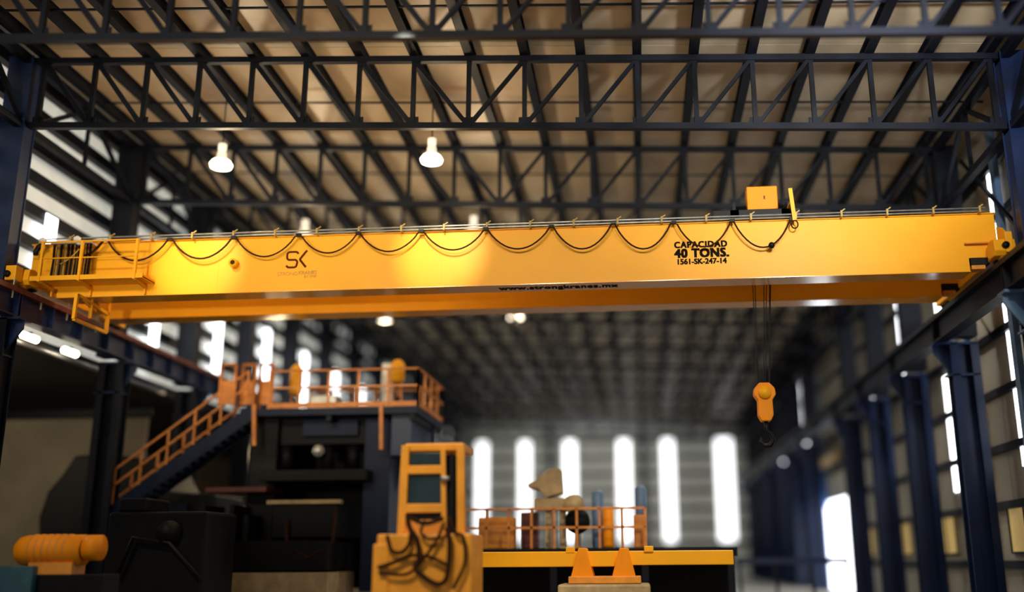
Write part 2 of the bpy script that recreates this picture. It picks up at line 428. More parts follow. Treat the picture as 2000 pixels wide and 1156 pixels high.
# side bay
wb = struct(B(-30, -29.8, 12, 100, 0, 8.1).build('wall_side', M['brick']), 'dim far wall of the low side bay on the left', 'wall')
struct(B(-30, XL_ - .2, 12, 100, 7.95, 8.1).build('ceiling_side_bay', M['machine']), 'dark low ceiling of the side bay', 'ceiling')
struct(B(-30, XL_ - .2, 60, 60.2, 0, 7.95).build('wall_side_end', M['brick']), 'dim end wall of the side bay', 'wall')
pw = MB(); pw.box(-30, -18.4, 36.2, 36.4, 0, 7.0)
tag(pw.build('partition_wall', M['brick']), 'plain beige brown partition wall behind the left column', 'wall')
tag(B(-18.2, -10.5, 46.4, 46.6, 0, 7.2).build('partition_wall', M['brick']), 'beige partition seen behind the orange staircase', 'wall')
tag(B(-29.6, -18.1, 35.9, 36.05, 7.05, 7.3).build('steel_lintel', M['navy']), 'dark horizontal steel member above the beige partition', 'beam')
p_ = empty('conduit', (-17.35, 24, 8.0), 'pale grey conduit under the left runway carrying two bright lamps', 'pipe')
MB().tube([(-17.75, 22, 7.9), (-17.75, 36, 7.9)], .09).build('pipe', M['galv'], p_, True)
for i, y in enumerate((26.4, 28.5)):
    q = MB(); q.tube([(-17.3, y, 7.98), (-17.3, y + .65, 7.98)], .12)
    o = q.build('tube_lamp', M['lamp'], None, True)
    tag(o, '%s of the two white lamps under the left runway girder' % ('left' if i == 0 else 'right'), 'lamp', 'lamps under the left runway')
    B(-17.72, -17.2, y + .2, y + .3, 8.08, 8.12).build('lamp_bracket', M['navy'], o)

# ------------------------------------------------------------------ high bay lamps
LL = ['leftmost high bay lamp glowing below the roof truss, above the cabin text', 'glowing high bay lamp right of the left one, hanging at mid roof',
      'small far lamp peeping over the girder above the brown logo', 'small far lamp over the middle of the yellow girder',
      'distant lamp just below the girder, left of its middle', 'distant lamp just below the middle of the girder']
LL[0] = 'large glowing high bay lamp at the left, between the first roof trusses'
for i, (x, y, LZ) in enumerate(LAMPS):
    t = empty('high_bay_lamp', (x, y, ztop(x)), LL[i], 'lamp', 'high bay lamps under the roof')
    MB().lathe((x, y, LZ), [(.27, .05), (.34, -.06), (.31, -.15), (.02, -.20)], 20).build('lens', M['lamp'] if i not in (2, 3) else M['lamp_dim'], t, True)
    MB().lathe((x, y, LZ), [(.10, .42), (.14, .30), (.15, .18), (.27, .05)], 20).build('globe', M['lamp_dim'], t, True)
    MB().lathe((x, y, LZ), [(.08, .62), (.13, .60), (.13, .42), (.10, .40)], 12).build('ballast_housing', M['lamp_dim'], t, True)
    MB().tube([(x, y, LZ + .6), (x, y, ztop(x) + .42)], .02, 6).build('rod', M['navy'], t)

# ------------------------------------------------------------------ the bridge crane
YF, YR, GW = 25.53, 28.04, .66
ZB, ZT = 8.79, 10.34
crane = empty('bridge_crane', (-3.7, YF, 8.9), 'long yellow double girder overhead crane marked CAPACIDAD 40 TONS spanning the hall', 'crane')
def girder(y, name, lab):
    poly = [(-16.75, ZT), (9.37, ZT), (9.37, 9.16), (8.62, 9.16), (8.62, ZB + .02), (-15.9, ZB + .02), (-15.9, 9.05), (-16.75, 9.16)]
    g = MB().prism(poly, 1, y, y + GW).build(name, M['yellow'], crane, bevel=.008)
    g['label'] = lab
    B(-16.78, 9.40, y - .05, y + GW + .05, ZT, ZT + .025).build('top_plate', M['yellow'], g)
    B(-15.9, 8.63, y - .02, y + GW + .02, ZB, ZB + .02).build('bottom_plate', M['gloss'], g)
    B(-16.6, 9.2, y + GW / 2 - .03, y + GW / 2 + .03, ZT + .025, ZT + .09).build('trolley_rail', M['black'], g)
    return g
gf = girder(YF, 'front_girder', 'front yellow box girder with black lettering and brown logo')
gr = girder(YR, 'rear_girder', 'rear yellow box girder seen below the front one')
# seams of the front web
for px in (428, 862, 1290, 1650):
    x = at(px, 500, YF).x
    B(x - .012, x + .012, YF - .005, YF, ZB + .02, ZT).build('seam', M['yellow'], gf)
# lifting stub
c_ = at(454, 512, YF - .2)
MB().tube([(c_.x, YF + .02, c_.z), (c_.x, YF - .2, c_.z)], .115, 20).build('pipe_stub', M['yellow'], gf, True)
MB().tube([(c_.x, YF - .195, c_.z), (c_.x, YF - .206, c_.z)], .065, 16).build('stub_hole', M['cable'], gf)
# right end ledge and gusset
a_ = at(1885, 475, YF - .1); b_ = at(1941, 471, YF - .1)
B(a_.x, 9.36, YF - .14, YF, a_.z - .02, a_.z + .015).build('end_ledge', M['yellow2'], gf)
for y in (YF, YR):
    B(8.64, 9.1, y - .05, y + GW, 8.97, 9.155).build('end_pad', M['black'], crane)
    B(8.66, 9.0, y - .02, y + .3, 8.86, 8.97).build('end_shim', M['yellow2'], crane)
# end trucks
for s, xc in (('left', -16.55), ('right', 9.27)):
    t = MB(); t.box(xc - .2, xc + .2, 24.95, 30.2, 9.02, 9.42)
    o = t.build('end_truck', M['yellow'], crane, bevel=.02)
    mb = MB()
    mb.prism([(24.75, 9.12), (24.8, 9.42), (25.0, 9.46), (25.25, 9.42), (25.35, 9.1), (25.2, 9.0), (24.85, 9.0)], 0, xc - .26, xc + .26)
    mb.build('wheel_housing', M['yellow'], crane, bevel=.02)
    for y in (25.0, 25.35, 29.6, 30.0):
        MB().tube([(xc - .09, y, 9.10), (xc + .09, y, 9.10)], .17, 20).build('wheel', M['yellow2'] if y < 25.1 else M['black'], crane, True)
    MB().tube([(xc, 24.76, 9.24), (xc, 24.66, 9.24)], .085, 14).build('buffer', M['black'], crane, True)
B(-16.74, -16.44, 24.42, 24.74, 9.03, 9.44).build('bumper_block', M['yellow'], crane, bevel=.02)
MB().tube([(-16.66, 24.43, 9.2), (-16.66, 24.36, 9.2)], .09, 14).build('buffer', M['black'], crane, True)
B(9.28, 9.46, 24.72, 25.0, 9.06, 9.60).build('bumper_block', M['yellow'], crane, bevel=.02)
MB().prism([(25.45, 9.15), (25.45, 9.95), (25.2, 9.85), (24.9, 9.62), (24.85, 9.1)], 0, 9.36, 9.42).build('end_gusset', M['yellow'], crane)

# service platform at the left end
PY, PZ = 24.84, 9.12
pl = MB(); pl.box(-16.3, -13.12, PY, YF, PZ, PZ + .03)
plat = pl.build('service_platform', M['yellow'], crane)
B(-16.3, -13.12, PY - .03, PY, PZ - .02, PZ + .11).build('toe_board', M['yellow'], plat)
B(-13.15, -13.12, PY, YF, PZ - .02, PZ + .09).build('toe_board', M['yellow'], plat)
for x in (-16.02, -14.9, -13.35):
    MB().bar((x, PY + .02, PZ - .03), (x, YF, PZ - .12), .07, .07).build('bracket_arm', M['yellow'], plat)
    B(x - .02, x + .02, YF - .09, YF, ZB + .02, PZ + .02 + .5 * (x > -13.5)).build('stiffener', M['yellow'], plat)
    xt = x + .0
    B(x - .035, x + .035, PY - .06, PY + .01, PZ - .05, PZ + 1.08).build('rail_post', M['yellow'], plat)
MB().tube([(-16.15, PY - .02, PZ + 1.06), (-13.3, PY - .02, PZ + 1.06)], .028).build('top_rail', M['yellow'], plat, True)
MB().tube([(-16.25, PY - .02, PZ + .60), (-13.3, PY - .02, PZ + .60)], .02).build('mid_rail', M['yellow'], plat, True)
# hanging guard frame under the left end
gx = -15.0
fr = MB()
A, Bq, Cq, Dq = (gx, 25.0, 8.75), (gx, 24.98, 8.05), (gx, 26.66, 8.05), (gx, 26.66, 8.95)
for p, q in ((A, Bq), (Bq, Cq), (Cq, Dq), ((gx, 25.2, 8.72), (gx, 26.66, 8.58)), ((gx, 25.0, 8.72), (gx, 25.2, 8.72))):
    fr.bar(p, q, .085, .085)
fr.build('guard_frame', M['yellow'], crane)
MB().bar((gx, 25.75, 8.62), (gx, 25.75, 8.25), .09, .05).build('guard_bracket', M['yellow'], crane)
MB().bar((gx, 25.3, 8.66), (gx, 26.0, 8.50), .05, .05).build('guard_bracket', M['yellow'], crane)
MB().bar((gx, 25.75, 8.80), (gx, 25.75, 8.6), .08).build('guard_hanger', M['yellow'], crane)
MB().bar((gx, 26.1, 8.80), (gx, 26.1, 8.6), .06).build('guard_hanger', M['yellow'], crane)

# festoon rails along the top of the front girder
yfz = YF - .16
for dz, dy in ((.12, 0), (.05, .03)):
    MB().tube([(-16.4, yfz + dy, ZT + dz), (9.12, yfz + dy, ZT + dz)], .022).build('festoon_rail', M['galv'], crane, True)
for i in range(22):
    x = -15.6 + i * 1.17
    b_ = MB(); b_.bar((x, YF + .02, ZT + .02), (x, yfz - .03, ZT + .02), .05, .04); b_.bar((x, yfz - .03, ZT), (x, yfz - .03, ZT + .17), .05, .03); b_.bar((x, yfz, ZT + .15), (x + .10, yfz, ZT + .22), .03)
    b_.build('rail_clip', M['cable_y'], crane)

# lettering: flat letters on the girder
def text(body, name, size, m_, parent, origin, xdir, updir, width=None, bold=0.0, align='LEFT', space=1.0):
    cu = bpy.data.curves.new(name, 'FONT'); cu.body = body; cu.size = 1.0; cu.space_character = space
    cu.extrude = .006; cu.align_x = align; cu.resolution_u = 3
    tmp = bpy.data.objects.new(name, cu); C.objects.link(tmp)
    bpy.context.view_layer.update()
    me = bpy.data.meshes.new_from_object(tmp.evaluated_get(bpy.context.evaluated_depsgraph_get()))
    C.objects.unlink(tmp); bpy.data.objects.remove(tmp)
    xsv = [v.co.x for v in me.vertices]; ysv = [v.co.y for v in me.vertices]
    x0, x1, y0, y1 = min(xsv), max(xsv), min(ysv), max(ysv)
    sx = (width / (x1 - x0)) if width else 1; sy = size / (y1 - y0)
    xd = Vector(xdir).normalized(); ud = Vector(updir).normalized(); nd = xd.cross(ud)
    o_ = Vector(origin)
    for v in me.vertices:
        v.co = o_ + xd * ((v.co.x - x0) * sx) + ud * ((v.co.y - y0) * sy) + nd * (v.co.z + .002)
    if bold:
        import bmesh
        bm = bmesh.new(); bm.from_mesh(me); n0 = list(bm.verts)
        for q_, (dx, dz) in enumerate(((-1, .6), (1, .6), (-1, -.6), (1, -.6))):
            g = bmesh.ops.duplicate(bm, geom=bm.verts[:len(n0)] + bm.edges[:] * 0 + [f for f in bm.faces if all(v.index < len(n0) for v in f.verts)])
            bmesh.ops.translate(bm, vec=xd * dx * bold + ud * dz * bold + nd * (.0003 * (q_ + 1)), verts=[e for e in g['geom'] if isinstance(e, bmesh.types.BMVert)])
        bm.to_mesh(me); bm.free()
    me.materials.clear(); me.materials.append(m_)
    o = bpy.data.objects.new(name, me); C.objects.link(o); o.parent = parent; o.matrix_parent_inverse = parent_inv(parent)
    return o
X1, Z1 = (1, 0, 0), (0, 0, 1)
yt = YF - .003
text('CAPACIDAD', 'lettering', .165, M['mark'], gf, (1.10, yt, 9.68), X1, Z1, 1.37, .012, space=1.15)
text('40 TONS.', 'lettering', .235, M['mark'], gf, (1.10, yt, 9.41), X1, Z1, 1.40, .019, space=1.1)
text('1561-SK-247-14', 'lettering', .145, M['mark'], gf, (1.17, yt, 9.225), X1, Z1, 1.27, .009)
text('STRONG', 'lettering', .10, M['faint'], gf, (-9.67, yt, 9.245), X1, Z1, .55, .0)
text('KRANES', 'lettering', .10, M['faint'], gf, (-9.08, yt, 9.262), X1, Z1, .50, .002)
text('BY TMP', 'lettering', .07, M['faint'], gf, (-8.92, yt, 9.165), X1, Z1, .34, 0)
text('www.strongkranes.mx', 'lettering', .40, M['mark'], gf, (-3.62, YF + .55, ZB - .003), X1, (0, -1, 0), 3.18, .012, space=1.1)
# logo: rounded S stroke and chevron K
def stroke(pts, w_, nm):
    mb = MB(); n0 = 0; P = [Vector(p) for p in pts]; L = []
    for i, p in enumerate(P):
        t = (P[min(i + 1, len(P) - 1)] - P[max(i - 1, 0)]).normalized(); nn = Vector((-t.y, t.x)); L.append((p + nn * w_ / 2, p - nn * w_ / 2))
    for y in (yt - .003, YF):
        for a, b in L: mb.v += [(a.x, y, a.y), (b.x, y, b.y)]
    k = len(L) * 2
    for i in range(len(L) - 1):
        q = 2 * i
        mb.f += [(q, q + 1, q + 3, q + 2), (k + q, k + q + 2, k + q + 3, k + q + 1), (q, q + 2, k + q + 2, k + q), (q + 1, k + q + 1, k + q + 3, q + 3)]
    return mb.build(nm, M['mark_b'], gf)
def arc(cx, cz, r, a0, a1, n=6): return [(cx + r * math.cos(math.radians(a0 + (a1 - a0) * i / n)), cz + r * math.sin(math.radians(a0 + (a1 - a0) * i / n))) for i in range(n + 1)]
lx, lz = -9.43, 9.475
r_ = .075
S_ = arc(lx + .235, lz + .36, r_, 10, 90) + arc(lx + .075, lz + .36, r_, 90, 180) + arc(lx + .075, lz + .285, r_, 180, 270) + arc(lx + .215, lz + .135, r_, 90, 0) + arc(lx + .205, lz + .07, r_, 0, -90) + arc(lx + .07, lz + .07, r_, 270, 190)
stroke(S_, .055, 'logo_letter')
stroke([(lx + .55, lz + .47), (lx + .375, lz + .24), (lx + .365, lz + .215), (lx + .375, lz + .19), (lx + .54, lz - .01)], .06, 'logo_letter')

# ------------------------------------------------------------------ festoon cable (hangs from the rails)
fest = empty('festoon_cable', (-16, yfz, ZT), 'dark power cable hanging in even loops along the front of the yellow girder', 'cable')
def loopc(x0, y0, xm, ym, x1, y1, r=.024, Y=YF - .22, n=14, name='cable_loop', m_=None):
    a, mdl, b = at(x0, y0, Y), at(xm, ym, Y), at(x1, y1, Y)
    pts = []
    for i in range(n + 1):
        t = i / n; x = a.x + (b.x - a.x) * t
        tm = (mdl.x - a.x) / (b.x - a.x)
        zc = a.z + (b.z - a.z) * t
        sag = (a.z + (b.z - a.z) * tm) - mdl.z
        u_ = 1 - (2 * t - 1) ** 2 if abs(tm - .5) < .02 else None
        if u_ is None:
            u_ = 1 - ((t - tm) / (tm if t < tm else 1 - tm)) ** 2
        pts.append((x, Y, zc - sag * (u_ ** .9)))
    return MB().tube(pts, r, 8).build(name, m_ or M['cable'], fest, True)
LO = [(211, 470, 263, 509, 328, 468), (337, 467, 393, 505, 452, 466), (462, 465, 518, 501, 577, 461), (590, 462, 640, 494, 697, 457), (703, 455, 761, 491, 818, 453),
      (828, 453, 886, 488, 945, 449), (952, 448, 1012, 486, 1074, 443), (1080, 442, 1137, 486, 1194, 438), (1202, 440, 1256, 486, 1310, 436), (1322, 437, 1375, 482, 1427, 433), (1433, 433, 1492, 483, 1543, 430)]
for i, q in enumerate(LO): loopc(*q, r=.026 if i < 2 else .022)
a = [at(203, 468, YF - .3), at(192, 482, YF - .3), at(178, 494, YF - .3), at(158, 502, YF - .3)]
MB().tube(a, .034).build('cable_loop', M['cable'], fest, True)
a = [at(155 - i * 3.4, 486 + i * 4 - (i * i) * .12, YF - .45) for i in range(12)]
MB().tube(a, .02).build('cable_loop', M['cable_y'], fest, True)
for i, (q) in enumerate(LO):
    p = at((q[4] + (LO[i + 1][0] if i < 10 else q[4] + 8)) / 2, (q[5] + 1), YF - .2)
    B(p.x - .07, p.x + .07, YF - .25, YF - .15, p.z, ZT + .02 if ZT + .02 > p.z + .03 else p.z + .05).build('cable_trolley', M['black'], fest)
# gathered coil of cable at the left end
for i in range(22):
    x = -15.98 + i * .052; zt_ = 10.23; zb_ = 9.24 + .05 * math.sin(i * 1.7); yq = YF - .30 - .05 * (i % 2)
    MB().tube([(x, yq, zt_), (x + .01, yq + .02, 9.8), (x, yq, zb_ + .05), (x + .018, yq, zb_), (x + .036, yq, zb_ + .05), (x + .03, yq + .02, 9.8), (x + .036, yq, zt_)], .012, 6).build('gathered_cable', M['cable_y'] if i in (3, 7, 12, 18) else M['black'], fest, True)
B(-16.0, -14.85, YF - .42, YF - .06, ZT - .1, ZT - .06).build('gathered_trolleys', M['white'], fest)
MB().tube([at(86, 478, YF - .3), at(76, 482, YF - .3), at(70, 492, YF - .3), at(70, 498, YF - .3)], .075).build('cable_inlet', M['black'], fest, True)
for i, (px, py) in enumerate(((84, 470), (151, 467), (157, 475))):
    p = at(px, py, YF - .35); MB().lathe((p.x, p.y, p.z), [(.03, .09), (.1, .04), (.1, -.03), (.05, -.06)], 10).build('pulley', M['white'], fest, True)
p = at(1507, 479, YF - .24)
bmb = MB().lathe((p.x, p.y, p.z), [(.02, .085), (.06, .065), (.085, .0), (.06, -.065), (.02, -.085)], 14); bmb.build('cable_ball', M['black'], fest, True)
c_ = at(1552, 438, YF - .24)
MB().tube([(c_.x + .085 * math.cos(t_ * math.pi / 9), YF - .24, c_.z + .11 * math.sin(t_ * math.pi / 9)) for t_ in range(18)], .018, 8, True).build('cable_ring', M['cable'], fest, True)

# ------------------------------------------------------------------ trolley
tr = empty('crane_trolley', (3.3, 26.5, ZT + .1), 'black trolley frame with orange electrical box running on top of the yellow girders', 'trolley')
mb = MB()
x0, x1 = at(1392, 425, YF + .35).x, at(1562, 425, YF + .35).x
for y in (YF + .2, YR + .2): mb.box(x0, x1, y, y + .25, ZT + .14, ZT + .42)
mb.box(x0 + .45, x0 + .7, YF + .2, YR + .45, ZT + .2, ZT + .42); mb.box(x1 - .5, x1 - .2, YF + .2, YR + .45, ZT + .2, ZT + .42)
mb.box(x0 + .5, x1 - .3, YF + .3, YR + .3, ZT + .36, ZT + .46)
mb.build('trolley_frame', M['black'], tr, bevel=.01)
for y in (YF + .33, YR + .33):
    for x in (x0 + .15, x1 - .15):
        MB().tube([(x, y - .07, ZT + .25), (x, y + .07, ZT + .25)], .16, 18).build('trolley_wheel', M['black'], tr, True)
b0, b1 = at(1458, 365, 26.6), at(1520, 408, 26.6)
bx = B(b0.x, b1.x, 26.6, 27.0, b1.z, b0.z).build('electrical_box', M['orange'], tr, bevel=.015)
B((b0.x + b1.x) / 2 - .006, (b0.x + b1.x) / 2 + .006, 26.592, 26.6, b1.z + .03, b0.z - .03).build('door_gap', M['yellow2'], bx)
B((b0.x + b1.x) / 2 + .04, (b0.x + b1.x) / 2 + .07, 26.57, 26.6, b1.z + .3, b1.z + .4).build('door_handle', M['black'], bx)
for x in (b0.x + .08, b1.x - .08): B(x - .03, x + .03, 26.7, 26.8, ZT + .4, b1.z + .01).build('box_leg', M['black'], tr)
MB().tube([(2.9, 27.1, ZT + .72), (4.3, 27.1, ZT + .72)], .27, 20).build('hoist_drum', M['black'], tr, True)
for x in (2.85, 4.35): B(x - .04, x + .04, 26.8, 27.4, ZT + .4, ZT + 1.0).build('drum_bearing', M['black'], tr)
MB().bar(at(1543, 368, 25.3), at(1552, 430, 25.3), .10, .05).build('tow_arm', M['yellow'], tr)
MB().bar(at(1545, 395, 25.5), at(1535, 418, 26.0), .07, .05).build('tow_arm', M['yellow2'], tr)
MB().bar((4.2, 25.3, ZT + .3), (4.2, 26.0, ZT + .3), .08).build('tow_bracket', M['black'], tr)
MB().tube([at(1520, 398, 26.6), at(1532, 402, 26.5), at(1545, 405, 26.2), at(1549, 420, 25.4), at(1548, 432, 25.35)], .03).build('trolley_cable', M['black'], tr, True)

# hook block on its ropes
hk = empty('hook_block', (3.44, 27.0, 5.6), 'orange hook block hanging far below the crane trolley on steel ropes', 'hook block')
hx, hy = 3.40, 27.05
mb = MB(); prof = [(-.19, 5.80), (-.29, 5.95), (-.27, 6.12), (-.13, 6.27), (.13, 6.27), (.27, 6.12), (.29, 5.95), (.19, 5.80), (.20, 5.4), (.12, 5.24), (-.12, 5.24), (-.20, 5.4)]
mb.prism([(hx + a, b) for a, b in prof], 1, hy - .16, hy + .16); mb.build('block_housing', M['orange'], hk, bevel=.03)
for dy in (-.2, .2):
    MB().tube([(hx, hy + dy - .015, 6.0), (hx, hy + dy + .015, 6.0)], .17, 20).build('sheave_cover', M['yellow'], hk, True)
hp = [(hx, hy, 5.26), (hx, hy, 5.05)] + [(hx + .15 * math.sin(q), hy, 4.88 - .17 * (1 - math.cos(q)) + .17 - .17) for q in (.5, 1.2, 2.0, 2.8, 3.6, 4.4)]
MB().tube([(hx, hy, 5.26), (hx, hy, 5.0), (hx + .13, hy, 4.9), (hx + .17, hy, 4.75), (hx + .08, hy, 4.61), (hx - .08, hy, 4.60), (hx - .17, hy, 4.72), (hx - .15, hy, 4.83)], [.06, .06, .06, .065, .07, .06, .045, .015], 10).build('hook', M['black'], hk, True)
for dx, sx in ((-.22, -.42), (-.2, -.3), (.0, .1), (.06, .2), (.2, .3), (.22, .34)):
    MB().tube([(hx + dx * .7, hy, 6.2), (3.62 + sx * .8, 27.1, ZT + .6)], .012, 6).build('rope', M['black'], hk)

# ------------------------------------------------------------------ big press on the left, with platform and stairs
YM = 31.0
press = empty('industrial_press', (-11.5, YM, 0), 'large dark blue press machine with an orange railed top platform and stairs', 'machine')
def A3(px, py, Y=YM): return at(px, py, Y)
def pbox(x0, y0, x1, y1, Ya, Yb, name, m_, parent, bevel=.02):
    a, b = at(x0, y1, Ya), at(x1, y0, Ya)
    return B(a.x, b.x, Ya, Yb, a.z, b.z).build(name, m_, parent, bevel=bevel)
dz = at(700, 795, YM).z
xa, xb = at(470, 795, YM).x, at(815, 795, YM).x
deck = B(xa, xb, YM, YM + 4.2, dz - .22, dz).build('platform_deck', M['machine_blue'], press)
for x in (xa + .2, (xa + xb) / 2, xb - .2): B(x - .08, x + .08, YM + .1, YM + 4.1, dz - .4, dz - .22).build('deck_joist', M['navy'], press)
def rails(p, q, n, name='handrail', h=1.22):
    mb = MB(); p = Vector(p); q = Vector(q)
    for i in range(n + 1):
        a = p.lerp(q, i / n); mb.bar(a, a + Vector((0, 0, h)), .07)
    for hh in (h, h * .55): mb.bar(p + Vector((0, 0, hh)), q + Vector((0, 0, hh)), .06)
    mb.bar(p + Vector((0, 0, .1)), q + Vector((0, 0, .1)), .03, .16)
    return mb.build(name, M['rail_orange'], press)
rails((xa + .9, YM + .05, dz), (xb, YM + .05, dz), 5)
rails((xb, YM + .05, dz), (xb, YM + 4.1, dz), 4)
rails((xa + .9, YM + 4.1, dz), (xb, YM + 4.1, dz), 6)
for px0, px1, Yq in ((428, 462, YM - .1), (470, 500, YM + .4), (505, 535, YM + .9)):
    a, b = at(px0, 790, Yq), at(px1, 712, Yq)
    g_ = MB(); n_ = 4
    g_.box(a.x, b.x, Yq, Yq + .04, a.z, a.z + .6 * (b.z - a.z))
    g_.bar((a.x, Yq, a.z), (a.x, Yq, b.z), .08); g_.bar((b.x, Yq, a.z), (b.x, Yq, b.z), .08); g_.bar((a.x, Yq, b.z), (b.x, Yq, b.z), .08)
    g_.build('guard_panel', M['rail_orange'], press)
# stairs down to the left
s0, s1 = at(500, 800, YM), at(165, 1035, YM)
for yy in (YM, YM + 1.0): MB().bar(s0 + Vector((0, yy - YM, 0)), s1 + Vector((0, yy - YM, 0)), .08, .42).build('stair_stringer', M['machine_blue'], press)
for i in range(22):
    p = s0.lerp(s1, (i + .5) / 22); B(p.x - .14, p.x + .14, YM + .04, YM + .96, p.z - .02, p.z + .02).build('step', M['navy'], press)
for yy in (YM - .05, YM + 1.05):
    mb = MB(); q0 = s0 + Vector((-.3, yy - YM, .15)); q1 = s1 + Vector((0, yy - YM, .15))
    for i in range(7): p = q0.lerp(q1, i / 6); mb.bar(p, p + Vector((0, 0, 1.1)), .06)
    for h in (1.1, .6): mb.bar(q0 + Vector((0, 0, h)), q1 + Vector((0, 0, h)), .06)
    mb.build('stair_handrail', M['rail_orange'], press)
# machine body
pbox(470, 815, 545, 1156, YM + .6, YM + 3.6, 'press_upright', M['machine'], press)
pbox(700, 815, 765, 1156, YM + .6, YM + 3.6, 'press_upright', M['machine_blue'], press)
pbox(762, 800, 806, 890, YM + .4, YM + 3.4, 'blue_cabinet', M['blue'], press)
pbox(500, 805, 740, 870, YM + .9, YM + 3.4, 'crosshead', M['machine'], press)
pbox(590, 818, 700, 852, YM + .7, YM + .9, 'crosshead_panel', M['machine_blue'], press)
pbox(505, 915, 715, 940, YM - .2, YM + 2.8, 'lower_beam', M['machine'], press)
pbox(530, 985, 660, 1050, YM - .6, YM + 2.5, 'die_block', M['machine'], press)
pbox(430, 1055, 640, 1115, YM - .9, YM + 2.4, 'bed', M['machine'], press)
pbox(440, 1118, 640, 1180, YM - 1.4, YM + 1.4, 'sand_box', M['beige'], press)
pbox(520, 975, 665, 985, YM - .7, YM - .4, 'front_rail', M['beige'], press)
pbox(400, 950, 520, 962, YM - .3, YM + 1.4, 'red_beam', M['redp'], press)
MB().tube([at(622, 880, YM + .5), at(622, 880, YM + 1.2)], .19, 18).build('gauge', M['galv'], press, True)
pbox(500, 850, 745, 1150, YM + 3.3, YM + 3.5, 'back_plate', M['machine'], press)
for px in (560, 640, 690):
    MB().tube([at(px, 870, YM + 1.2), at(px, 915, YM + 1.2)], .22, 14).build('piston', M['machine'], press, True)
for px, py0, py1, Yq in ((497, 790, 870, YM - .05), (745, 790, 878, YM - .05)):
    MB().bar(at(px, py0, Yq), at(px, py1, Yq), .12).build('hanging_post', M['rail_orange'], press)
mb = MB(); mb.bar(at(800, 800, YM + 2), at(730, 1080, YM + 1), .3, .3); mb.build('strut', M['machine_blue'], press)
mb = MB(); mb.bar(at(845, 805, YM + 3), at(845, 900, YM + 3), .1); mb.build('strut', M['machine_blue'], press)
for i in range(4):
    pbox(380 + i * 28, 985 + (i % 2) * 20, 402 + i * 28, 1156, YM - 1.0 + .1 * i, YM + .5, 'hydraulic_block', M['machine'], press)
MB().tube([at(560, 1015, YM - .8), at(560, 1060, YM - .8), at(600, 1090, YM - .9), at(650, 1060, YM - .8), at(655, 990, YM - .7)], .06).build('hose', M['cable'], press, True)
# left housing of the machine, rounded top
mb = MB()
pts = [(75, 1180), (75, 1010), (92, 960), (122, 925), (145, 890), (215, 885), (300, 900), (330, 960), (420, 965), (430, 1180)]
P0 = [at(a, b, 33.4) for a, b in pts]
mb.prism([(p.x, max(p.z, .0)) for p in P0], 1, 33.4, 36.0)
dh = empty('dark_machine_housing', (-14.5, 28, 0), 'black bulky machine housing in the lower left corner behind the orange motor', 'machine')
mb.build('housing', M['machine'], dh, bevel=.08)
for i, (x0, y0, x1, y1) in enumerate(((225, 1000, 290, 1120), (300, 985, 365, 1080), (150, 960, 215, 1040))):
    pbox(x0, y0, x1, y1, 33.25, 33.42, 'cover', M['machine_blue'] if i == 1 else M['black'], dh)
pb = empty('pump_block', tuple(Vector((at(310, 1100, 26.5).x, 26.5, 0))), 'black pump block standing low in front of the press stairs', 'machine')
a, b = at(212, 1000, 26.5), at(405, 1000, 26.5)
B(a.x, b.x, 26.5, 28.6, 0, a.z).build('block_body', M['machine'], pb, bevel=.08)
B(a.x + .2, a.x + 1.0, 26.6, 28.0, a.z, at(300, 972, 26.6).z).build('block_head', M['machine'], pb, bevel=.06)
MB().tube([at(330, 1040, 26.3), at(330, 1040, 26.6)], .32, 18).build('flange', M['black'], pb, True)
MB().tube([at(230, 1120, 26.3), at(260, 1050, 26.3), at(330, 1060, 26.3), at(390, 1130, 26.3)], .06).build('pipe', M['black'], pb, True)

# yellow things standing on the platform
for i, (px, py0, py1, w_, lab) in enumerate(((577, 712, 772, .30, 'narrow yellow cylinder standing on the left of the platform'), (776, 703, 748, .34, 'yellow cylinder beside a white drum on the platform, right of the other one'))):
    a, b = at(px, py1, YM + 2.0), at(px, py0, YM + 2.0)
    t = empty('yellow_cylinder', (a.x, YM + 2.0, dz), lab, 'cylinder', 'yellow cylinders on the press platform')
    MB().tube([(a.x, YM + 2, a.z), (a.x, YM + 2, a.z + .1), (a.x, YM + 2, b.z - .15), (a.x, YM + 2, b.z)], [w_ * .5, w_ * .72, w_ * .72, w_ * .3], 18).build('tank', M['yellow'], t, True)
    mb = MB(); [mb.bar((a.x + q, YM + 2, a.z + .1), (a.x + q * 1.2, YM + 2, dz), .05) for q in (-w_ * .4, w_ * .4)]; mb.build('stand', M['rail_orange'], t)
a = at(758, 742, YM + 2.3)
t = MB().tube([(a.x, YM + 2.3, dz), (a.x, YM + 2.3, a.z + .55)], .22, 16).build('white_drum', M['white'], None, True); tag(t, 'small white drum left of the yellow cylinder on the platform', 'drum')
a = at(470, 770, YM + 1.8)
hb = B(at(610, 770, YM + 2).x, at(660, 770, YM + 2).x, YM + 1.8, YM + 2.6, dz, dz + .7).build('grey_cabinet', M['galv'], None, bevel=.02); tag(hb, 'pale grey cabinet standing behind the platform rail', 'cabinet')
hb = B(at(745, 770, YM + 2.6).x, at(808, 770, YM + 2.6).x, YM + 2.7, YM + 3.4, dz, dz + .75).build('blue_tank', M['blue'], None, bevel=.06); tag(hb, 'dark blue tank behind the rail at the right end of the platform', 'tank')

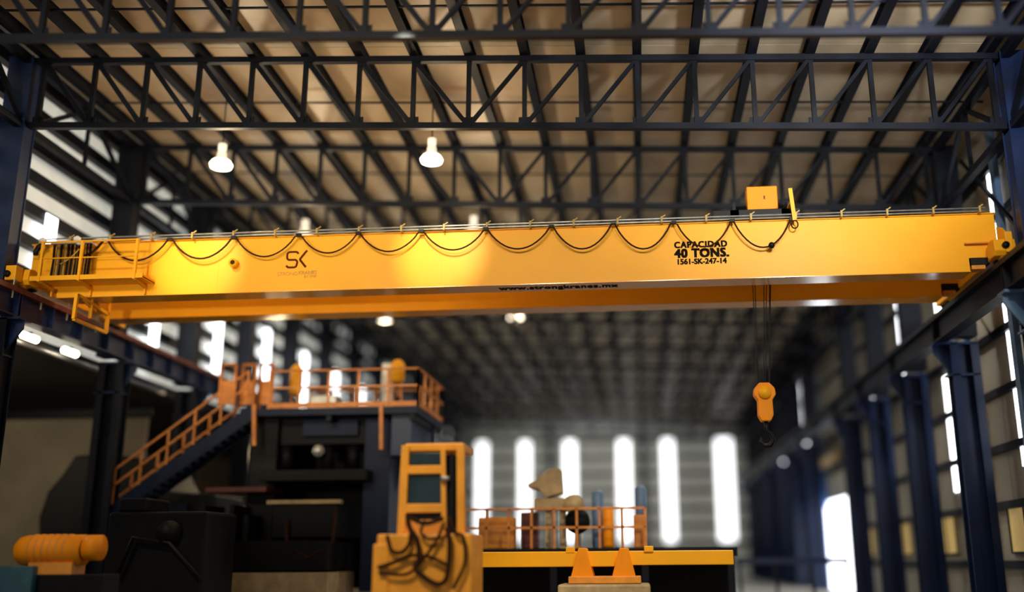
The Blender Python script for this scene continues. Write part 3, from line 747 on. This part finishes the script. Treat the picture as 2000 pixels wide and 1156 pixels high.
# orange motor on a teal stand, bottom left
YO = 23.5
mt = empty('orange_motor', tuple(at(110, 1105, YO)), 'orange motor with rounded end at the bottom left edge', 'motor')
a, b = at(34, 1075, YO), at(165, 1075, YO); r0 = .36
MB().tube([(a.x, YO, a.z), (a.x + .12, YO, a.z), (a.x + .3, YO, a.z), (b.x, YO, a.z)], [.2, .32, r0, r0], 20).build('motor_body', M['orange'], mt, True)
c2 = at(198, 1070, YO); MB().tube([(b.x + .06, YO, a.z + .05), (c2.x, YO, a.z + .05)], .3, 20).build('coupling', M['orange'], mt, True)
MB().tube([(b.x - .02, YO, a.z + .02), (b.x + .08, YO, a.z + .02)], .25, 16).build('shaft', M['black'], mt, True)
for i in range(6):
    x = a.x + .45 + i * .17; MB().tube([(x, YO, a.z), (x + .04, YO, a.z)], r0 + .02, 20).build('cooling_fin', M['yellow2'], mt, True)
B(a.x + .5, b.x - .1, YO - .3, YO + .3, a.z - .55, a.z - .28).build('motor_foot', M['yellow2'], mt)
st = MB(); st.box(a.x - .1, a.x + .75, YO - .5, YO + .4, 0, a.z - .36)
tag(st.build('teal_cabinet', M['teal'], None, bevel=.03), 'dark teal cabinet below the rounded end of the orange motor', 'cabinet')
tag(B(a.x + .85, c2.x + .3, YO - .4, YO + .45, 0, a.z - .55).build('machine_plinth', M['machine'], None, bevel=.03), 'black plinth carrying the orange motor', 'plinth')

# ------------------------------------------------------------------ yellow operator cab with hoses
YC = 22.0
cab = empty('yellow_machine_cab', tuple(Vector((at(830, 1100, YC).x, YC, 0))), 'tall yellow machine cab with dark windows and hoses draped over its base', 'machine')
L_, R_ = at(736, 1040, YC).x, at(922, 1040, YC).x; zb_ = at(830, 1042, YC).z
B(L_, R_, YC, YC + 1.6, 0, zb_).build('base_housing', M['cabo'], cab, bevel=.05)
B(L_ - .06, L_ + .3, YC - .05, YC + 1.5, 0, at(760, 1062, YC).z).build('base_step', M['cabo'], cab, bevel=.03)
def cbar(x0, y0, x1, y1, w_=.14, dep=.14, Y=YC + .3, nm='cab_frame', m_='cabo'):
    return MB().bar(at(x0, y0, Y), at(x1, y1, Y), w_, dep).build(nm, M[m_], cab)
F = YC + .3
pbox(790, 864, 906, 882, F, F + 1.2, 'cab_roof', M['cabo'], cab, .04)
cbar(793, 870, 784, 1045, .17); cbar(900, 870, 901, 1045, .17); cbar(866, 880, 868, 1045, .10)
pbox(790, 908, 868, 926, F - .05, F + .1, 'cab_crossbar', M['cabo'], cab)
pbox(786, 983, 868, 1002, F - .05, F + .1, 'cab_crossbar', M['cabo'], cab)
pbox(786, 1014, 870, 1045, F - .02, F + .12, 'lower_panel', M['yellow2'], cab)
pbox(800, 883, 864, 908, F + .04, F + .08, 'window_pane', M['glass'], cab)
pbox(794, 926, 864, 984, F + .04, F + .08, 'window_pane', M['glass'], cab)
pbox(790, 1002, 868, 1014, F, F + .1, 'hose_rack', M['black'], cab)
pbox(874, 884, 886, 1060, F - .02, F + .06, 'mast_channel', M['black'], cab)
pbox(790, 886, 900, 1044, F + .95, F + 1.0, 'rear_wall', M['black'], cab)
MB().tube([at(869, 930, F - .1), at(869, 938, F - .1)], .1, 12).build('work_light', M['galv'], cab, True)
def hose(pts, r=.06):
    P = [at(a, b, YC - .12) for a, b in pts]; out = []
    for i in range(len(P) - 1):
        p0, p1, p2, p3 = P[max(i - 1, 0)], P[i], P[i + 1], P[min(i + 2, len(P) - 1)]
        for k in range(5):
            t = k / 5
            out.append(.5 * ((2 * p1) + (p2 - p0) * t + (2 * p0 - 5 * p1 + 4 * p2 - p3) * t * t + (3 * p1 - p0 - 3 * p2 + p3) * t ** 3))
    out.append(P[-1]); MB().tube(out, r * .8, 8).build('hose', M['cable'], cab, True)
hose([(796, 1005), (800, 1030), (815, 1055), (818, 1090), (812, 1110), (840, 1135), (862, 1140), (874, 1120), (878, 1060), (872, 1030)], .07)
hose([(756, 1045), (765, 1075), (785, 1078), (800, 1060), (802, 1030)], .055)
hose([(738, 1108), (770, 1098), (800, 1085), (840, 1088), (875, 1105)], .05)
hose([(800, 1010), (830, 1022), (866, 1012)], .06)
hose([(740, 1118), (790, 1122), (815, 1105), (850, 1060), (868, 1020)], .045)
hose([(876, 1010), (890, 1040), (905, 1050), (908, 1100), (885, 1150)], .05)
hose([(830, 1015), (822, 1040), (835, 1052), (862, 1050)], .04)

# ------------------------------------------------------------------ yellow boom on orange turret
YB = 27.0
bm_ = empty('yellow_boom', tuple(Vector((at(1180, 1100, YB).x, YB, 0))), 'long horizontal yellow beam on an orange turret with a beige base, lower middle', 'machine')
pbox(930, 1076, 1200, 1108, YB, YB + .5, 'boom_section', M['yellow'], bm_, .02)
pbox(1185, 1074, 1432, 1104, YB + .03, YB + .47, 'boom_section', M['yellow'], bm_, .02)
pbox(1105, 1068, 1122, 1080, YB - .02, YB + .3, 'boom_lug', M['yellow'], bm_)
pbox(1258, 1066, 1276, 1078, YB - .02, YB + .3, 'boom_lug', M['yellow'], bm_)
a = at(1190, 1120, YB)
mb = MB()
for x0, x1 in ((1125, 1150), (1205, 1232)):
    P = [at(x0 + 5, 1070, YB - .1), at(x1 - 5, 1070, YB - .1), at(x1 + 12, 1135, YB - .1), at(x0 - 12, 1135, YB - .1)]
    m2 = MB(); m2.prism([(p.x, p.z) for p in P], 1, YB - .2, YB + .7); m2.build('turret_cheek', M['orange'], bm_, bevel=.02)
pbox(1110, 1125, 1252, 1140, YB - .3, YB + .9, 'turret_plate', M['yellow2'], bm_)
z1_ = at(1180, 1140, YB).z
x0_, x1_ = at(1092, 1140, YB).x, at(1270, 1140, YB).x
B(x0_, x1_, YB - .5, YB + 1.2, 0, z1_).build('turret_base', M['beige'], bm_, bevel=.06)

# dark deck behind it with machinery
YD = 30.5
dk = empty('machine_deck', tuple(Vector((at(1180, 1068, YD).x, YD, 0))), 'dark raised machine deck with orange railing in the lower middle', 'platform')
za = at(1180, 1070, YD).z; X0, X1 = at(905, 1070, YD).x, at(1440, 1070, YD).x
B(X0, X1, YD, YD + 3, za - .25, za).build('deck_plate', M['black'], dk)
for x in (X0 + .2, (X0 * 2 + X1) / 3, (X0 + 2 * X1) / 3, X1 - .2):
    for y in (YD + .1, YD + 2.8): B(x - .1, x + .1, y - .1, y + .1, 0, za - .25).build('deck_leg', M['navy'], dk)
B(X0, X1, YD + 2.4, YD + 2.5, .3, za - .25).build('deck_skirt', M['machine'], dk)
mb = MB(); e0, e1 = Vector((X0, YD + .05, za)), Vector((at(1262, 1070, YD).x, YD + .05, za))
for i in range(9): p = e0.lerp(e1, i / 8); mb.bar(p, p + Vector((0, 0, 1.15)), .07)
for h in (1.15, .6): mb.bar(e0 + Vector((0, 0, h)), e1 + Vector((0, 0, h)), .07)
mb.build('deck_rail', M['rail_orange'], dk)
# machinery standing on the deck
bv = empty('beige_machine', tuple(Vector((at(1080, 1060, YD + .8).x, YD + .8, za))), 'beige machine with a tapered hood and pointed nozzle rising above the deck', 'machine')
P = [at(a, b, YD + .6) for a, b in ((1030, 945), (1045, 938), (1070, 916), (1095, 914), (1098, 962), (1066, 972), (1052, 955), (1030, 952))]
MB().prism([(p.x, p.z) for p in P], 1, YD + .6, YD + 1.5).build('hood', M['beige'], bv, bevel=.04)
pbox(1042, 972, 1138, 996, YD + .5, YD + 1.6, 'gear_case', M['beige'], bv, .05)
for px in (1062, 1088, 1112): B(at(px, 1, YD).x - .08, at(px, 1, YD).x + .08, YD + .7, YD + 1.2, za, at(px, 994, YD + .7).z).build('support_leg', M['beige'], bv)
MB().tube([at(1120, 985, YD + .4), at(1120, 985, YD + .9)], .3, 16).build('pulley', M['beige'], bv, True)
MB().tube([at(1128, 1018, YD + .35), at(1128, 1018, YD + .7)], .38, 18).build('flywheel', M['machine'], bv, True)
for i, (x0, y0, x1, y1, nm, m_, lab, cat) in enumerate((
    (1176, 990, 1198, 1066, 'orange_post', 'orange', 'bright orange upright casing on the deck right of the beige machine', 'casing'),
    (1236, 1005, 1262, 1066, 'brown_crate', 'rail_orange', 'brownish orange block at the right of the deck railing', 'crate'),
    (1018, 1000, 1050, 1066, 'red_pump', 'redp', 'dark red machine block below the beige nozzle', 'pump'),
    (935, 1010, 1005, 1066, 'brown_gearbox', 'yellow2', 'brownish orange gearbox at the left end of the deck', 'gearbox'),
    (1155, 958, 1178, 1066, 'blue_canister', 'lblue', 'slim light blue canister behind the orange casing', 'canister'),
    (1238, 948, 1262, 1004, 'blue_barrel', 'lblue', 'blue barrel standing on the brownish orange block', 'barrel'))):
    Yq = YD + (1.0 if i < 4 else 1.3)
    if nm in ('blue_canister', 'orange_post', 'blue_barrel'):
        a, b = at((x0 + x1) / 2, y0, Yq), at((x0 + x1) / 2, y1, Yq); r0 = (at(x1, y1, Yq).x - at(x0, y1, Yq).x) / 2
        zb2 = za if nm != 'blue_barrel' else at(1250, 1005, YD + 1.0).z
        if nm == 'blue_barrel': Yq = YD + 1.25
        o = MB().tube([(a.x, Yq, zb2), (a.x, Yq, zb2 + .05), (a.x, Yq, a.z - .1), (a.x, Yq, a.z)], [r0 * .9, r0, r0, r0 * .6], 18).build(nm, M[m_], None, True)
    else:
        a, b = at(x0, y0, Yq), at(x1, y0, Yq)
        o = B(a.x, b.x, Yq, Yq + .7, za, a.z).build(nm, M[m_], None, bevel=.05)
    tag(o, lab, cat)

# blue barrier at the right behind the deck
br = empty('floor_barrier', (6.5, 44, 0), 'low dark blue barrier on the floor before the bright doorway', 'barrier')
B(4.0, 8.6, 44, 44.15, 1.5, 1.75).build('barrier_rail', M['blue'], br)
for x in (4.1, 5.6, 7.1, 8.5): B(x - .06, x + .06, 44, 44.12, 0, 1.5).build('barrier_post', M['navy'], br)
